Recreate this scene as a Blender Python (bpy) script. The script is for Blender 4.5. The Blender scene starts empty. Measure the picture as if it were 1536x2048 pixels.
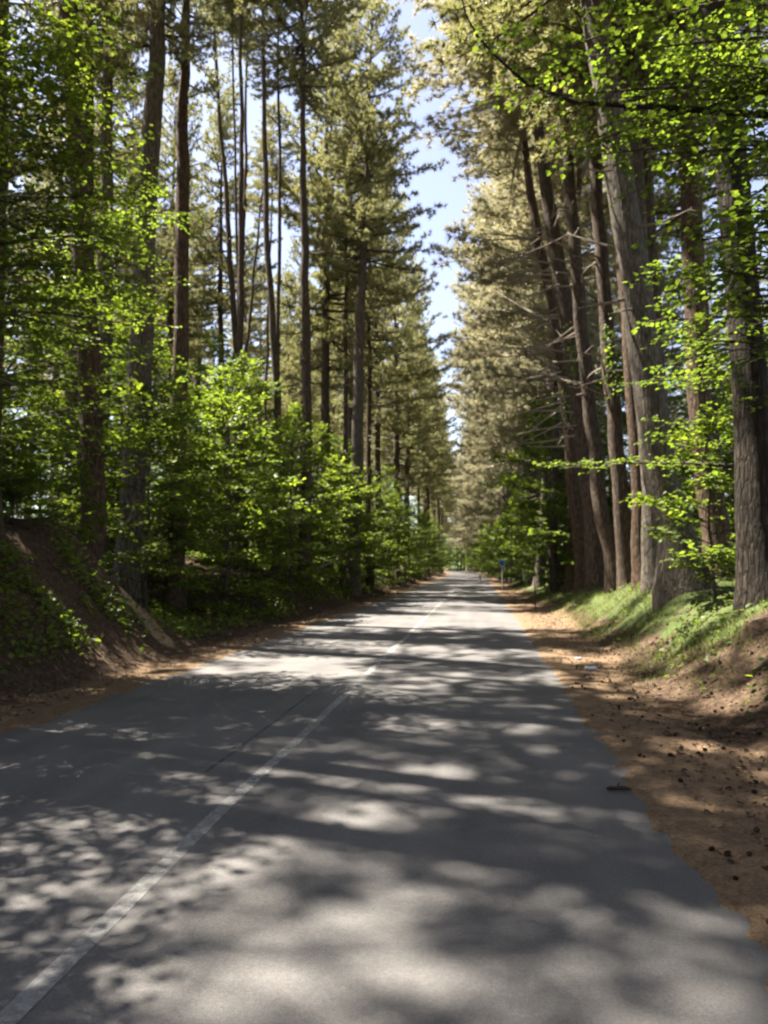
import bpy, math
import numpy as np
from mathutils import Matrix, Vector, Euler
R_ = math.radians
scene = bpy.context.scene
col = scene.collection

# ------------------------------------------------------------------ camera
cam = bpy.data.cameras.new('camera'); co = bpy.data.objects.new('camera', cam); col.objects.link(co)
co.location = (0, 0, 1.6); co.rotation_euler = (R_(90 + 4.18), 0, R_(7.4))
cam.sensor_fit = 'VERTICAL'; cam.sensor_height = 36; cam.lens = 26
cam.clip_start = .05; cam.clip_end = 3000
cam.dof.use_dof = True; cam.dof.focus_distance = 2.8; cam.dof.aperture_fstop = 26e-3 / .007
scene.camera = co
# ------------------------------------------------------------------ light
SUN_EL, SUN_AZ = 62.0, math.atan2(.27, -.93)          # azimuth measured from +X
sdir = Vector((math.cos(R_(SUN_EL)) * math.cos(SUN_AZ), math.cos(R_(SUN_EL)) * math.sin(SUN_AZ), math.sin(R_(SUN_EL))))
w = bpy.data.worlds.new('World'); scene.world = w; w.use_nodes = True
nt = w.node_tree; bg = nt.nodes['Background']
sky = nt.nodes.new('ShaderNodeTexSky'); sky.sky_type = 'NISHITA'; sky.sun_disc = False
sky.sun_elevation = R_(SUN_EL); sky.sun_rotation = math.pi / 2 - SUN_AZ
sky.air_density = 1.0; sky.dust_density = 1.2; sky.ozone_density = 1.6
hs = nt.nodes.new('ShaderNodeHueSaturation'); hs.inputs['Saturation'].default_value = .75; hs.inputs['Hue'].default_value = .515
nt.links.new(sky.outputs[0], hs.inputs['Color']); nt.links.new(hs.outputs[0], bg.inputs[0]); bg.inputs[1].default_value = .05
sl = bpy.data.lights.new('sun', 'SUN'); sl.energy = 5.0; sl.angle = R_(.55); sl.color = (1, .94, .84)
so = bpy.data.objects.new('sun', sl); col.objects.link(so)
so.rotation_euler = sdir.to_track_quat('Z', 'Y').to_euler()
scene.view_settings.view_transform = 'Standard'; scene.view_settings.look = 'None'
scene.view_settings.exposure = 2.72; scene.view_settings.gamma = 1
cy = scene.cycles
cy.max_bounces = 7; cy.diffuse_bounces = 4; cy.glossy_bounces = 2; cy.transmission_bounces = 5
cy.caustics_reflective = False; cy.caustics_refractive = False; cy.filter_width = 2.0
cy.sample_clamp_indirect = 6

# ------------------------------------------------------------------ helpers
CR = np.array(co.rotation_euler.to_matrix()); F = 1479.1
def at(u, v, Y):
    """world point seen at full-size photo pixel (u, v), Y metres down the road (planning aid)"""
    d = CR @ np.array([(u - 768) / F, (1024 - v) / F, -1.0])
    return np.array([0, 0, 1.6]) + d * (Y / d[1])

def sm(a, b, x):
    t = np.clip((np.asarray(x, float) - a) / (b - a), 0, 1); return t * t * (3 - 2 * t)

_lat = np.random.default_rng(3).random((256, 256))
def vnoise(x, y, s=0):
    x = np.asarray(x, float) + 37.3 * s; y = np.asarray(y, float) + 91.7 * s
    xi = np.floor(x).astype(int); yi = np.floor(y).astype(int); fx = x - xi; fy = y - yi
    fx = fx * fx * (3 - 2 * fx); fy = fy * fy * (3 - 2 * fy)
    g = lambda i, j: _lat[i & 255, j & 255]
    return (g(xi, yi) * (1 - fx) + g(xi + 1, yi) * fx) * (1 - fy) + (g(xi, yi + 1) * (1 - fx) + g(xi + 1, yi + 1) * fx) * fy - .5
def fbm(x, y, s=0, o=4):
    r = 0; a = 1
    for k in range(o): r = r + a * vnoise(x * 2 ** k, y * 2 ** k, s + k); a *= .5
    return r

def unit(a): return a / (np.linalg.norm(a, axis=-1, keepdims=True) + 1e-9)

class Geo:
    def __init__(s): s.v = []; s.q = []; s.t = []; s.n = 0
    def add(s, v, q=None, t=None):
        v = np.asarray(v, float).reshape(-1, 3)
        if q is not None and len(q): s.q.append(np.asarray(q, np.int64) + s.n)
        if t is not None and len(t): s.t.append(np.asarray(t, np.int64) + s.n)
        s.v.append(v); s.n += len(v)
    def merge(s, o):
        s.split = (sum(len(a) for a in s.q), sum(len(a) for a in s.t))
        n = s.n
        for a in o.v: s.v.append(a)
        for a in o.q: s.q.append(a + n)
        for a in o.t: s.t.append(a + n)
        s.n += o.n; return s
    def mesh(s, name, mat, smooth=False):
        v = np.concatenate(s.v); q = np.concatenate(s.q) if s.q else np.zeros((0, 4), int)
        t = np.concatenate(s.t) if s.t else np.zeros((0, 3), int)
        m = bpy.data.meshes.new(name)
        m.vertices.add(len(v)); m.vertices.foreach_set('co', v.astype(np.float32).ravel())
        m.loops.add(q.size + t.size)
        m.loops.foreach_set('vertex_index', np.concatenate([q.ravel(), t.ravel()]).astype(np.int32))
        m.polygons.add(len(q) + len(t))
        m.polygons.foreach_set('loop_start', np.concatenate([np.arange(len(q)) * 4, q.size + np.arange(len(t)) * 3]).astype(np.int32))
        m.polygons.foreach_set('use_smooth', np.full(len(q) + len(t), smooth))
        for mt_ in (mat if isinstance(mat, tuple) else (mat,)): m.materials.append(mt_)
        if isinstance(mat, tuple):
            m.polygons.foreach_set('material_index', np.concatenate([np.arange(len(q)) >= s.split[0], np.arange(len(t)) >= s.split[1]]).astype(np.int32))
        m.update(calc_edges=True); m.validate()
        return m
    def obj(s, name, mat, parent=None, smooth=False):
        return link(name, s.mesh(name, mat, smooth), parent)

def link(name, mesh, parent=None):
    o = bpy.data.objects.new(name, mesh); col.objects.link(o)
    if parent is not None: o.parent = parent
    return o
def tag(o, label=None, cat=None, group=None, kind=None):
    if label: o['label'] = label
    if cat: o['category'] = cat
    if group: o['group'] = group
    if kind: o['kind'] = kind
    return o
def thing(name, label, cat, loc=(0, 0, 0), rot=(0, 0, 0), scale=1, group=None):
    o = bpy.data.objects.new(name, None); col.objects.link(o)
    o.empty_display_size = .3; o.location = loc; o.rotation_euler = rot; o.scale = (scale,) * 3
    return tag(o, label, cat, group)

def segs(g, A, B, ra, rb, n=3):
    """many little tapered prisms at once"""
    A = np.asarray(A, float); B = np.asarray(B, float)
    if len(A) == 0: return
    d = unit(B - A); ref = np.where(np.abs(d[:, 2:3]) > .9, [[1., 0, 0]], [[0, 0, 1.]])
    s = unit(np.cross(d, ref)); u = np.cross(s, d)
    ra = np.broadcast_to(ra, len(A)); rb = np.broadcast_to(rb, len(A))
    an = np.arange(n) * 2 * math.pi / n
    ring = s[:, None] * np.cos(an)[None, :, None] + u[:, None] * np.sin(an)[None, :, None]
    V = np.concatenate([A[:, None] + ring * ra[:, None, None], B[:, None] + ring * rb[:, None, None]], 1)
    k = np.arange(n); q = np.stack([k, (k + 1) % n, n + (k + 1) % n, n + k], 1)
    g.add(V.reshape(-1, 3), (q[None] + (np.arange(len(A)) * 2 * n)[:, None, None]).reshape(-1, 4))

def tube(g, path, rad, n=12, rough=0, seed=0, cap=True):
    path = np.asarray(path, float); k = len(path); rad = np.broadcast_to(rad, k)
    d = unit(np.gradient(path, axis=0)); ref = np.array([1., 0, 0]) if abs(d[0][0]) < .8 else np.array([0, 0, 1.])
    rings = []; an = np.arange(n) * 2 * math.pi / n
    for i in range(k):
        s = unit(np.cross(d[i], ref)); u = np.cross(s, d[i]); ref = np.cross(u, d[i]) * 0 + ref
        r = rad[i] * (1 + rough * 2 * vnoise(np.cos(an) * 1.6 + 9 * seed, np.sin(an) * 1.6 + i * .35, seed)) if rough else np.full(n, rad[i])
        rings.append(path[i] + (np.outer(np.cos(an), s) + np.outer(np.sin(an), u)) * r[:, None])
    V = np.concatenate(rings); kk = np.arange(n)
    q = np.concatenate([np.stack([kk + i * n, (kk + 1) % n + i * n, (kk + 1) % n + (i + 1) * n, kk + (i + 1) * n], 1) for i in range(k - 1)])
    t = None
    if cap:
        V = np.concatenate([V, path[[0, -1]]])
        t = np.concatenate([np.stack([(kk + 1) % n, kk, np.full(n, k * n)], 1), np.stack([kk + (k - 1) * n, (kk + 1) % n + (k - 1) * n, np.full(n, k * n + 1)], 1)])
    g.add(V, q, t)

def leaves(g, P, D, N, S, fold=.12, aspect=.42):
    """folded six-corner leaves: P base, D axis, N normal, S length"""
    D = unit(D); side = unit(np.cross(D, N)); N = np.cross(side, D); S = np.asarray(S)[:, None]
    pr = [(0, 0, 0), (-aspect, .32, fold), (-aspect * .72, .72, fold * .6), (0, 1, -.06), (aspect * .72, .72, fold * .6), (aspect, .32, fold)]
    V = np.stack([P + S * (side * a + D * b + N * c) for a, b, c in pr], 1)
    q = np.array([[0, 3, 2, 1], [0, 5, 4, 3]])
    g.add(V.reshape(-1, 3), (q[None] + (np.arange(len(P)) * 6)[:, None, None]).reshape(-1, 4))

# ------------------------------------------------------------------ materials
def newmat(name):
    m = bpy.data.materials.new(name); m.use_nodes = True; n = m.node_tree; n.nodes.clear()
    out = n.nodes.new('ShaderNodeOutputMaterial'); return m, n, out
def nd(n, t, **kw):
    x = n.nodes.new(t)
    for k, v in kw.items():
        if isinstance(k, str) and hasattr(x, k): setattr(x, k, v)
    return x
def ramp(n, stops, interp='LINEAR'):
    r = n.nodes.new('ShaderNodeValToRGB'); e = r.color_ramp; e.interpolation = interp
    while len(e.elements) < len(stops): e.elements.new(.5)
    for el, (p, c) in zip(e.elements, stops): el.position = p; el.color = (*c, 1) if len(c) == 3 else c
    return r
def noise(n, vec, scale, detail=4, rough=.55):
    x = n.nodes.new('ShaderNodeTexNoise'); x.inputs['Scale'].default_value = scale
    x.inputs['Detail'].default_value = detail; x.inputs['Roughness'].default_value = rough
    if vec is not None: n.links.new(vec, x.inputs['Vector'])
    return x
def mixc(n, fac, a, b, blend='MIX'):
    x = n.nodes.new('ShaderNodeMix'); x.data_type = 'RGBA'; x.blend_type = blend
    for s, val in ((x.inputs['Factor'], fac), (x.inputs['A'], a), (x.inputs['B'], b)):
        pass
    ins = [i for i in x.inputs]
    fi = ins[0]; ai = [i for i in ins if i.name == 'A' and i.type == 'RGBA'][0]; bi = [i for i in ins if i.name == 'B' and i.type == 'RGBA'][0]
    for s, val in ((fi, fac), (ai, a), (bi, b)):
        if hasattr(val, 'is_linked'): n.links.new(val, s)
        elif isinstance(val, (int, float)): s.default_value = val
        else: s.default_value = (*val, 1)
    return [o for o in x.outputs if o.type == 'RGBA'][0]
def math_(n, op, a, b=0., clamp=False):
    x = n.nodes.new('ShaderNodeMath'); x.operation = op; x.use_clamp = clamp
    for s, val in zip(x.inputs, (a, b)):
        if hasattr(val, 'is_linked'): n.links.new(val, s)
        else: s.default_value = val
    return x.outputs[0]

def leaf_mat(name, c0, c1, c2, trans, tmix=.45, rough=.5):
    m, n, out = newmat(name)
    geo = n.nodes.new('ShaderNodeNewGeometry'); oi = n.nodes.new('ShaderNodeObjectInfo')
    r = ramp(n, [(0, c0), (.55, c1), (1, c2)])
    f = math_(n, 'ADD', math_(n, 'MULTIPLY', geo.outputs['Random Per Island'], .75), math_(n, 'MULTIPLY', oi.outputs['Random'], .25))
    n.links.new(f, r.inputs[0])
    p = n.nodes.new('ShaderNodeBsdfPrincipled'); p.inputs['Roughness'].default_value = rough
    p.inputs['Specular IOR Level'].default_value = .35
    n.links.new(r.outputs[0], p.inputs['Base Color'])
    t = n.nodes.new('ShaderNodeBsdfTranslucent')
    n.links.new(mixc(n, 1.0, r.outputs[0], trans, 'MULTIPLY'), t.inputs[0])
    mx = n.nodes.new('ShaderNodeMixShader'); mx.inputs[0].default_value = tmix
    n.links.new(p.outputs[0], mx.inputs[1]); n.links.new(t.outputs[0], mx.inputs[2])
    n.links.new(mx.outputs[0], out.inputs[0]); return m
M = {}
M['leaf'] = leaf_mat('broad_leaf', (.045, .072, .013), (.088, .125, .019), (.16, .185, .03), (2.05, 2.1, 1.0), .5)
M['needle'] = leaf_mat('pine_needle', (.19, .205, .095), (.28, .285, .14), (.40, .37, .215), (1.2, 1.15, .8), .36, .6)
M['sunlit_needle'] = leaf_mat('sunlit_pine_needle', (.25, .245, .155), (.35, .335, .22), (.46, .42, .295), (1.1, 1.05, .85), .38, .6)  # paler copy of the pine needles: sunlight on the right row put into the colour
M['grass'] = leaf_mat('grass_blade', (.07, .10, .025), (.12, .16, .04), (.21, .22, .08), (1.6, 1.5, .9), .35)
M['litter_leaf'] = leaf_mat('dry_leaf', (.03, .02, .014), (.12, .07, .042), (.36, .235, .14), (.8, .7, .5), .15, .7)

def bark_mat(name, dark, mid, light, vs=1.0):
    m, n, out = newmat(name)
    tc = n.nodes.new('ShaderNodeTexCoord'); mp = n.nodes.new('ShaderNodeMapping')
    mp.inputs['Scale'].default_value = (15 * vs, 15 * vs, 2.6 * vs); n.links.new(tc.outputs['Object'], mp.inputs[0])
    nz = noise(n, mp.outputs[0], 1.6, 6, .62)
    vo = n.nodes.new('ShaderNodeTexVoronoi'); vo.feature = 'DISTANCE_TO_EDGE'; vo.inputs['Scale'].default_value = 1.3
    wv = n.nodes.new('ShaderNodeVectorMath'); wv.operation = 'ADD'
    sc = n.nodes.new('ShaderNodeVectorMath'); sc.operation = 'SCALE'; sc.inputs[3].default_value = .7
    n.links.new(nz.outputs['Color'], sc.inputs[0]); n.links.new(mp.outputs[0], wv.inputs[0]); n.links.new(sc.outputs[0], wv.inputs[1])
    n.links.new(wv.outputs[0], vo.inputs['Vector'])
    crack = ramp(n, [(0, (0, 0, 0)), (.22, (1, 1, 1))]); n.links.new(vo.outputs['Distance'], crack.inputs[0])
    big = noise(n, tc.outputs['Object'], 1.1, 3)
    oi = n.nodes.new('ShaderNodeObjectInfo')
    c = ramp(n, [(.3, dark), (.5, mid), (.72, light)]); n.links.new(nz.outputs['Fac'], c.inputs[0])
    c2 = mixc(n, .55, c.outputs[0], mixc(n, crack.outputs[0], dark, c.outputs[0]))
    c3 = mixc(n, math_(n, 'MULTIPLY', big.outputs['Fac'], .5), c2, mixc(n, 1.0, c2, (1.25, 1.22, 1.1), 'MULTIPLY'))
    p = n.nodes.new('ShaderNodeBsdfPrincipled'); p.inputs['Roughness'].default_value = .9; p.inputs['Specular IOR Level'].default_value = .15
    n.links.new(c3, p.inputs['Base Color'])
    bp = n.nodes.new('ShaderNodeBump'); bp.inputs['Strength'].default_value = .9; bp.inputs['Distance'].default_value = .035
    h = math_(n, 'ADD', math_(n, 'MULTIPLY', crack.outputs[0], .7), math_(n, 'MULTIPLY', nz.outputs['Fac'], .6))
    n.links.new(h, bp.inputs['Height']); n.links.new(bp.outputs[0], p.inputs['Normal'])
    n.links.new(p.outputs[0], out.inputs[0]); return m
M['bark'] = bark_mat('pine_bark', (.03, .022, .016), (.09, .066, .048), (.19, .145, .108))
M['bark_grey'] = bark_mat('grey_bark', (.05, .041, .033), (.13, .108, .084), (.25, .21, .165))
M['bark_shaded'] = bark_mat('shaded_furrowed_bark', (.012, .010, .008), (.035, .027, .02), (.075, .058, .042))  # shade on the border trunk put into a darker bark colour
M['bark_red'] = bark_mat('reddish_bark', (.032, .021, .014), (.10, .066, .044), (.20, .14, .095))
M['twig'] = bark_mat('twig_bark', (.05, .04, .03), (.11, .09, .065), (.19, .16, .12), 3)
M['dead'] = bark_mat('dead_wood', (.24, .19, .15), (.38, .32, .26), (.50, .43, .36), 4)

def road_mat():
    m, n, out = newmat('old_asphalt')
    tc = n.nodes.new('ShaderNodeTexCoord'); o = tc.outputs['Object']
    a = noise(n, o, .9, 5, .6); b = noise(n, o, 60, 4, .7); c = noise(n, o, 230, 2, .7)
    mp = n.nodes.new('ShaderNodeMapping'); mp.inputs['Scale'].default_value = (2.2, .09, 1); n.links.new(o, mp.inputs[0])
    tr = noise(n, mp.outputs[0], 1.0, 3, .5)
    r = ramp(n, [(.3, (.076, .072, .069)), (.7, (.118, .110, .104))]); n.links.new(a.outputs['Fac'], r.inputs[0])
    r2 = ramp(n, [(.3, (.82, .82, .83)), (.7, (1.15, 1.14, 1.12))]); n.links.new(tr.outputs['Fac'], r2.inputs[0])
    x = mixc(n, 1.0, r.outputs[0], r2.outputs[0], 'MULTIPLY')
    r3 = ramp(n, [(.3, (.72, .72, .73)), (.55, (1, 1, 1)), (.8, (1.35, 1.33, 1.3))]); n.links.new(b.outputs['Fac'], r3.inputs[0])
    x = mixc(n, .8, x, mixc(n, 1.0, x, r3.outputs[0], 'MULTIPLY'))
    r4 = ramp(n, [(.35, (.6, .6, .6)), (.5, (1, 1, 1)), (.7, (1.5, 1.48, 1.45))]); n.links.new(c.outputs['Fac'], r4.inputs[0])
    x = mixc(n, .6, x, mixc(n, 1.0, x, r4.outputs[0], 'MULTIPLY'))
    p = n.nodes.new('ShaderNodeBsdfPrincipled'); p.inputs['Roughness'].default_value = .8; p.inputs['Specular IOR Level'].default_value = .3
    n.links.new(x, p.inputs['Base Color'])
    bp = n.nodes.new('ShaderNodeBump'); bp.inputs['Strength'].default_value = .5; bp.inputs['Distance'].default_value = .006
    n.links.new(math_(n, 'ADD', b.outputs['Fac'], c.outputs['Fac']), bp.inputs['Height']); n.links.new(bp.outputs[0], p.inputs['Normal'])
    n.links.new(p.outputs[0], out.inputs[0]); return m
def worn_mat(name, colr, scale, lo, hi, a0=0.):
    """worn layer: breaks up to nothing where the noise says the layer is rubbed away"""
    m, n, out = newmat(name)
    tc = n.nodes.new('ShaderNodeTexCoord'); a = noise(n, tc.outputs['Object'], scale, 6, .7); b = noise(n, tc.outputs['Object'], .45, 2)
    f = math_(n, 'ADD', math_(n, 'MULTIPLY', a.outputs['Fac'], .6), math_(n, 'MULTIPLY', b.outputs['Fac'], .5))
    r = ramp(n, [(lo, (a0,) * 3), (hi, (1, 1, 1))]); n.links.new(f, r.inputs[0])
    p = n.nodes.new('ShaderNodeBsdfPrincipled'); p.inputs['Base Color'].default_value = (*colr, 1); p.inputs['Roughness'].default_value = .75
    n.links.new(r.outputs[0], p.inputs['Alpha']); n.links.new(p.outputs[0], out.inputs[0]); return m
M['asphalt'] = road_mat()
M['line'] = worn_mat('worn_road_paint', (.25, .245, .23), 26, .36, .70)
M['seam'] = worn_mat('tar_seam', (.04, .04, .042), 9, .42, .8)

def ground_mat():
    m, n, out = newmat('forest_ground')
    tc = n.nodes.new('ShaderNodeTexCoord'); o = tc.outputs['Object']
    def attr(nm):
        a = n.nodes.new('ShaderNodeAttribute'); a.attribute_name = nm; return a.outputs['Fac']
    n1 = noise(n, o, 2.2, 6, .65); n2 = noise(n, o, 14, 5, .7); n3 = noise(n, o, 55, 4, .75)
    floor_ = ramp(n, [(.32, (.026, .018, .012)), (.5, (.062, .041, .026)), (.7, (.125, .083, .052))]); n.links.new(n2.outputs['Fac'], floor_.inputs[0])
    need = ramp(n, [(.3, (.045, .031, .02)), (.5, (.15, .10, .06)), (.72, (.275, .19, .118))])
    mpn = n.nodes.new('ShaderNodeMath'); mpn.operation = 'ADD'
    n.links.new(math_(n, 'MULTIPLY', n2.outputs['Fac'], .45), mpn.inputs[0]); n.links.new(math_(n, 'MULTIPLY', n3.outputs['Fac'], .55), mpn.inputs[1])
    n.links.new(mpn.outputs[0], need.inputs[0])
    earth = ramp(n, [(.3, (.17, .105, .065)), (.7, (.42, .31, .20))]); n.links.new(n2.outputs['Fac'], earth.inputs[0])
    moss = ramp(n, [(.3, (.04, .055, .018)), (.7, (.10, .125, .04))]); n.links.new(n3.outputs['Fac'], moss.inputs[0])
    def mask(a, lo=.42, hi=.58):
        f = math_(n, 'ADD', a, math_(n, 'MULTIPLY', math_(n, 'SUBTRACT', n1.outputs['Fac'], .5), 1.1))
        f = math_(n, 'ADD', f, math_(n, 'MULTIPLY', math_(n, 'SUBTRACT', n3.outputs['Fac'], .5), .5))
        r = ramp(n, [(lo, (0, 0, 0)), (hi, (1, 1, 1))]); n.links.new(f, r.inputs[0]); return r.outputs[0]
    c = mixc(n, mask(attr('green')), floor_.outputs[0], moss.outputs[0])
    c = mixc(n, mask(attr('needles')), c, need.outputs[0])
    c = mixc(n, mask(attr('earth')), c, earth.outputs[0])
    p = n.nodes.new('ShaderNodeBsdfPrincipled'); p.inputs['Roughness'].default_value = .95; p.inputs['Specular IOR Level'].default_value = .1
    n.links.new(c, p.inputs['Base Color'])
    bp = n.nodes.new('ShaderNodeBump'); bp.inputs['Strength'].default_value = .8; bp.inputs['Distance'].default_value = .04
    n.links.new(math_(n, 'ADD', n2.outputs['Fac'], math_(n, 'MULTIPLY', n3.outputs['Fac'], .6)), bp.inputs['Height']); n.links.new(bp.outputs[0], p.inputs['Normal'])
    n.links.new(p.outputs[0], out.inputs[0]); return m
M['ground'] = ground_mat()
def plain(name, c, rough=.5, spec=.4, trans=0):
    m, n, out = newmat(name); p = n.nodes.new('ShaderNodeBsdfPrincipled')
    tc = n.nodes.new('ShaderNodeTexCoord'); a = noise(n, tc.outputs['Object'], 9, 4)
    r = ramp(n, [(.3, tuple(x * .8 for x in c)), (.7, tuple(min(1, x * 1.1) for x in c))]); n.links.new(a.outputs['Fac'], r.inputs[0])
    n.links.new(r.outputs[0], p.inputs['Base Color']); p.inputs['Roughness'].default_value = rough; p.inputs['Specular IOR Level'].default_value = spec
    p.inputs['Transmission Weight'].default_value = trans
    n.links.new(p.outputs[0], out.inputs[0]); return m
M['blue'] = plain('blue_sign_paint', (.03, .13, .42), .35)
M['white'] = plain('white_paint', (.8, .8, .8), .4)
M['metal'] = plain('galvanised_metal', (.4, .41, .42), .45, .5)
M['red'] = plain('red_paint', (.5, .03, .02), .4)
M['plastic'] = plain('pale_plastic', (.62, .68, .78), .2, .5, .25)
M['cone'] = plain('pine_cone_scale', (.05, .033, .022), .85, .1)

# ------------------------------------------------------------------ terrain
RL, RR = -4.42, 1.03
def shift(y):
    y = np.maximum(np.asarray(y, float), 0)
    return -4.0e-5 * y ** 2 - 6e-4 * np.maximum(y - 122, 0) ** 2
LB = ([-60, 10.5, 13.0, 15.2, 22, 27, 45, 80, 200, 600], [2.0, 2.25, 2.4, .28, .25, 1.25, 1.25, .9, .6, .5])
RB = ([-60, 5, 9, 16, 20, 28, 34, 60, 200, 600], [.8, .85, 1.15, 1.28, 1.05, .62, .45, .45, .3, .3])
def height(x, y, detail=True):
    x = np.asarray(x, float); y = np.asarray(y, float); xr = x - shift(y)
    s = RL - xr; t = xr - RR
    wob = .35 * fbm(y * .25, x * 0 + 3, 5, 3)
    hl = np.interp(y, *LB); z = hl * sm(.75, 3.7, s + wob) + (2.25 - hl) * sm(4.2, 9, s) + .02 * np.maximum(s - 9, 0)
    hr = np.interp(y, *RB); z = z + hr * sm(1.15, 3.3, t + wob) - .45 * sm(5, 16, t)
    e = np.maximum(s, t)                                   # metres outside the asphalt
    z = z + -.07 + .085 * sm(-.16, .14, e + .13 * fbm(x * 2.1, y * 2.1, 8, 3) + .12 * fbm(x * 7, y * 7, 9, 2))
    z = z + sm(.5, 2.4, e) * (.28 * fbm(x * .6, y * .6, 1, 4) + .10 * fbm(x * 3, y * 3, 2, 3)) + sm(0, .6, e) * .03 * fbm(x * 4, y * 4, 6, 3)
    return z + 14 * sm(240, 430, y) + 9 * sm(60, 200, np.abs(x))
def grid_axis(parts):
    a = [np.arange(p, q, st) for p, q, st in parts]; return np.concatenate(a + [[parts[-1][1]]])
gx = grid_axis([(-420, -60, 24), (-60, -16, 2), (-16, -9, .4), (-9, -5.2, .14), (-5.2, -3.9, .07), (-3.9, .7, .6), (.7, 1.6, .06), (1.6, 5.5, .12), (5.5, 14, .5), (14, 60, 3), (60, 420, 24)])
gy = grid_axis([(-60, -4, 4), (-4, 2, .5), (2, 12, .1), (12, 30, .16), (30, 60, .5), (60, 140, 2), (140, 700, 14)])
X0, Y0 = np.meshgrid(gx, gy); X = X0 + shift(Y0) * np.exp(-np.abs(X0) / 60)
Z = height(X, Y0); ny, nx = X.shape
idx = np.arange(ny * nx).reshape(ny, nx)
g = Geo(); g.add(np.stack([X, Y0, Z], -1), np.stack([idx[:-1, :-1], idx[:-1, 1:], idx[1:, 1:], idx[1:, :-1]], -1).reshape(-1, 4))
ground = g.obj('ground', M['ground'], smooth=True); tag(ground, kind='structure')
xr = X - shift(Y0); s = RL - xr; t = xr - RR
needles = np.where(s > -1, sm(1.25, .55, s), 0)
wid = np.interp(Y0, [0, 5, 6.5, 7.6, 10, 13, 20, 30, 60], [1.9, 1.5, 1.2, .75, .85, 1.1, 1.4, 1.6, 1.2])
needles = np.where(t > -1, np.maximum(needles, sm(wid + .5, wid - .2, t)), needles)
needles = needles + .1 * sm(1, 1.6, t) * sm(10, 8, Y0)
green = .62 * sm(1.4, 2.2, t) * sm(8.5, 11, Y0) + .30 * sm(1.2, 2, s) * sm(30, 15, Y0) + .3 * sm(3, 6, t)
d_ = np.abs(Y0 - 13.35 - .25 * (s - 2.0)); earth = .95 * sm(.5, .1, d_) * sm(.9, 1.5, s) * sm(4.8, 4.0, s) + .5 * sm(.6, 1.2, s) * sm(3.4, 2.4, s) * sm(16.2, 17, Y0) * 0
for nm, arr in (('needles', needles), ('green', green), ('earth', earth)):
    a = ground.data.attributes.new(nm, 'FLOAT', 'POINT'); a.data.foreach_set('value', arr.astype(np.float32).ravel())

def strip(name, y0, y1, x0, x1, z, mat, step=.5, nx_=2, wob=0):
    ys = np.arange(y0, y1 + step, step); fx = np.linspace(0, 1, nx_); V = []
    for y in ys:
        wv = wob * fbm(y * .35, 2.0, 4, 3)
        V.append(np.stack([shift(y) + x0 + (x1 - x0) * fx + wv, np.full(nx_, y), z - .0016 * (x0 + (x1 - x0) * fx + 1.7) ** 2], 1))
    V = np.concatenate(V); i = np.arange(len(ys) * nx_).reshape(len(ys), nx_)
    gg = Geo(); gg.add(V, np.stack([i[:-1, :-1], i[:-1, 1:], i[1:, 1:], i[1:, :-1]], -1).reshape(-1, 4)); return gg.obj(name, mat, smooth=True)
road = strip('road', -40, 236, RL - .35, RR + .35, .012, M['asphalt'], .5, 13); tag(road, kind='structure')
cl = strip('road_marking', 1, 160, -1.71, -1.612, .0165, M['line'], .5, 2, .05); tag(cl, kind='structure')
sm_ = strip('road_seam', 5.6, 9.2, -2.11, -2.075, .0165, M['seam'], .25, 2, .06); tag(sm_, kind='structure')

# ------------------------------------------------------------------ tree makers
def pine_crown(seed, H=15., R=3.9, nz=26, needle=.24, wid_=.045, per=20, drop=.12, skew=0.):
    r = np.random.default_rng(seed); limbs = Geo(); A = []; B = []; RA = []; RB = []; TP = []; TD = []
    for z in np.linspace(0, H, nz):
        f = z / H
        prof = np.interp(f, [0, .25, .6, 1], [.72, 1, .8, .22])
        for k in range(r.integers(3, 6)):
            if r.random() < drop: continue
            az = r.random() * 2 * math.pi; L = R * prof * r.uniform(.55, 1.1)
            hd = np.array([math.cos(az), math.sin(az), 0]); el = np.interp(f, [0, .4, 1], [-.22, .05, .75]) + r.normal() * .1
            n = 7; ss = np.linspace(0, 1, n); zz = z + r.normal() * .15 + L * (math.tan(el) * ss + .16 * ss ** 2)
            bend = np.cross(hd, [0, 0, 1]) * r.normal() * .18
            P = hd * (L * ss)[:, None] + bend * (L * ss ** 2)[:, None]; P[:, 2] = zz
            rad = np.interp(ss, [0, 1], [.03 + .011 * L, .008])
            A.append(P[:-1]); B.append(P[1:]); RA.append(rad[:-1]); RB.append(rad[1:])
            nt_ = max(5, int(L * 4.6))
            for sj in np.linspace(.22, 1.0, nt_):
                p = np.array([np.interp(sj, ss, P[:, i]) for i in range(3)])
                sd = 1 if r.random() < .5 else -1
                d = hd * .75 + sd * np.cross([0, 0, 1], hd) * r.uniform(.3, 1.0) + np.array([0, 0, r.uniform(-.1, .55)])
                if sj > .97: d = P[-1] - P[-2]
                d = unit(d); tl = r.uniform(.35, .8) * (1.25 - .5 * sj)
                A.append(p[None]); B.append((p + d * tl)[None]); RA.append([.011]); RB.append([.005])
                for q in (.35, .7, 1.):
                    TP.append(p + d * tl * q + r.normal(size=3) * .05); TD.append(unit(d + np.array([0, 0, .35])))
    segs(limbs, np.concatenate(A), np.concatenate(B), np.concatenate(RA), np.concatenate(RB), 4)
    TP = np.repeat(np.array(TP), per, 0); TD = np.repeat(np.array(TD), per, 0); m = len(TP)
    D = unit(TD * .65 + r.normal(size=(m, 3)) * .62); S = np.cross(D, unit(r.normal(size=(m, 3)))); S = unit(S)
    Ln = needle * r.uniform(.7, 1.15, m)[:, None]
    V = np.stack([TP - S * wid_ / 2, TP + S * wid_ / 2, TP + D * Ln], 1)
    nd_ = Geo(); nd_.add(V.reshape(-1, 3), None, np.arange(m * 3).reshape(-1, 3))
    return limbs.merge(nd_)

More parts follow.
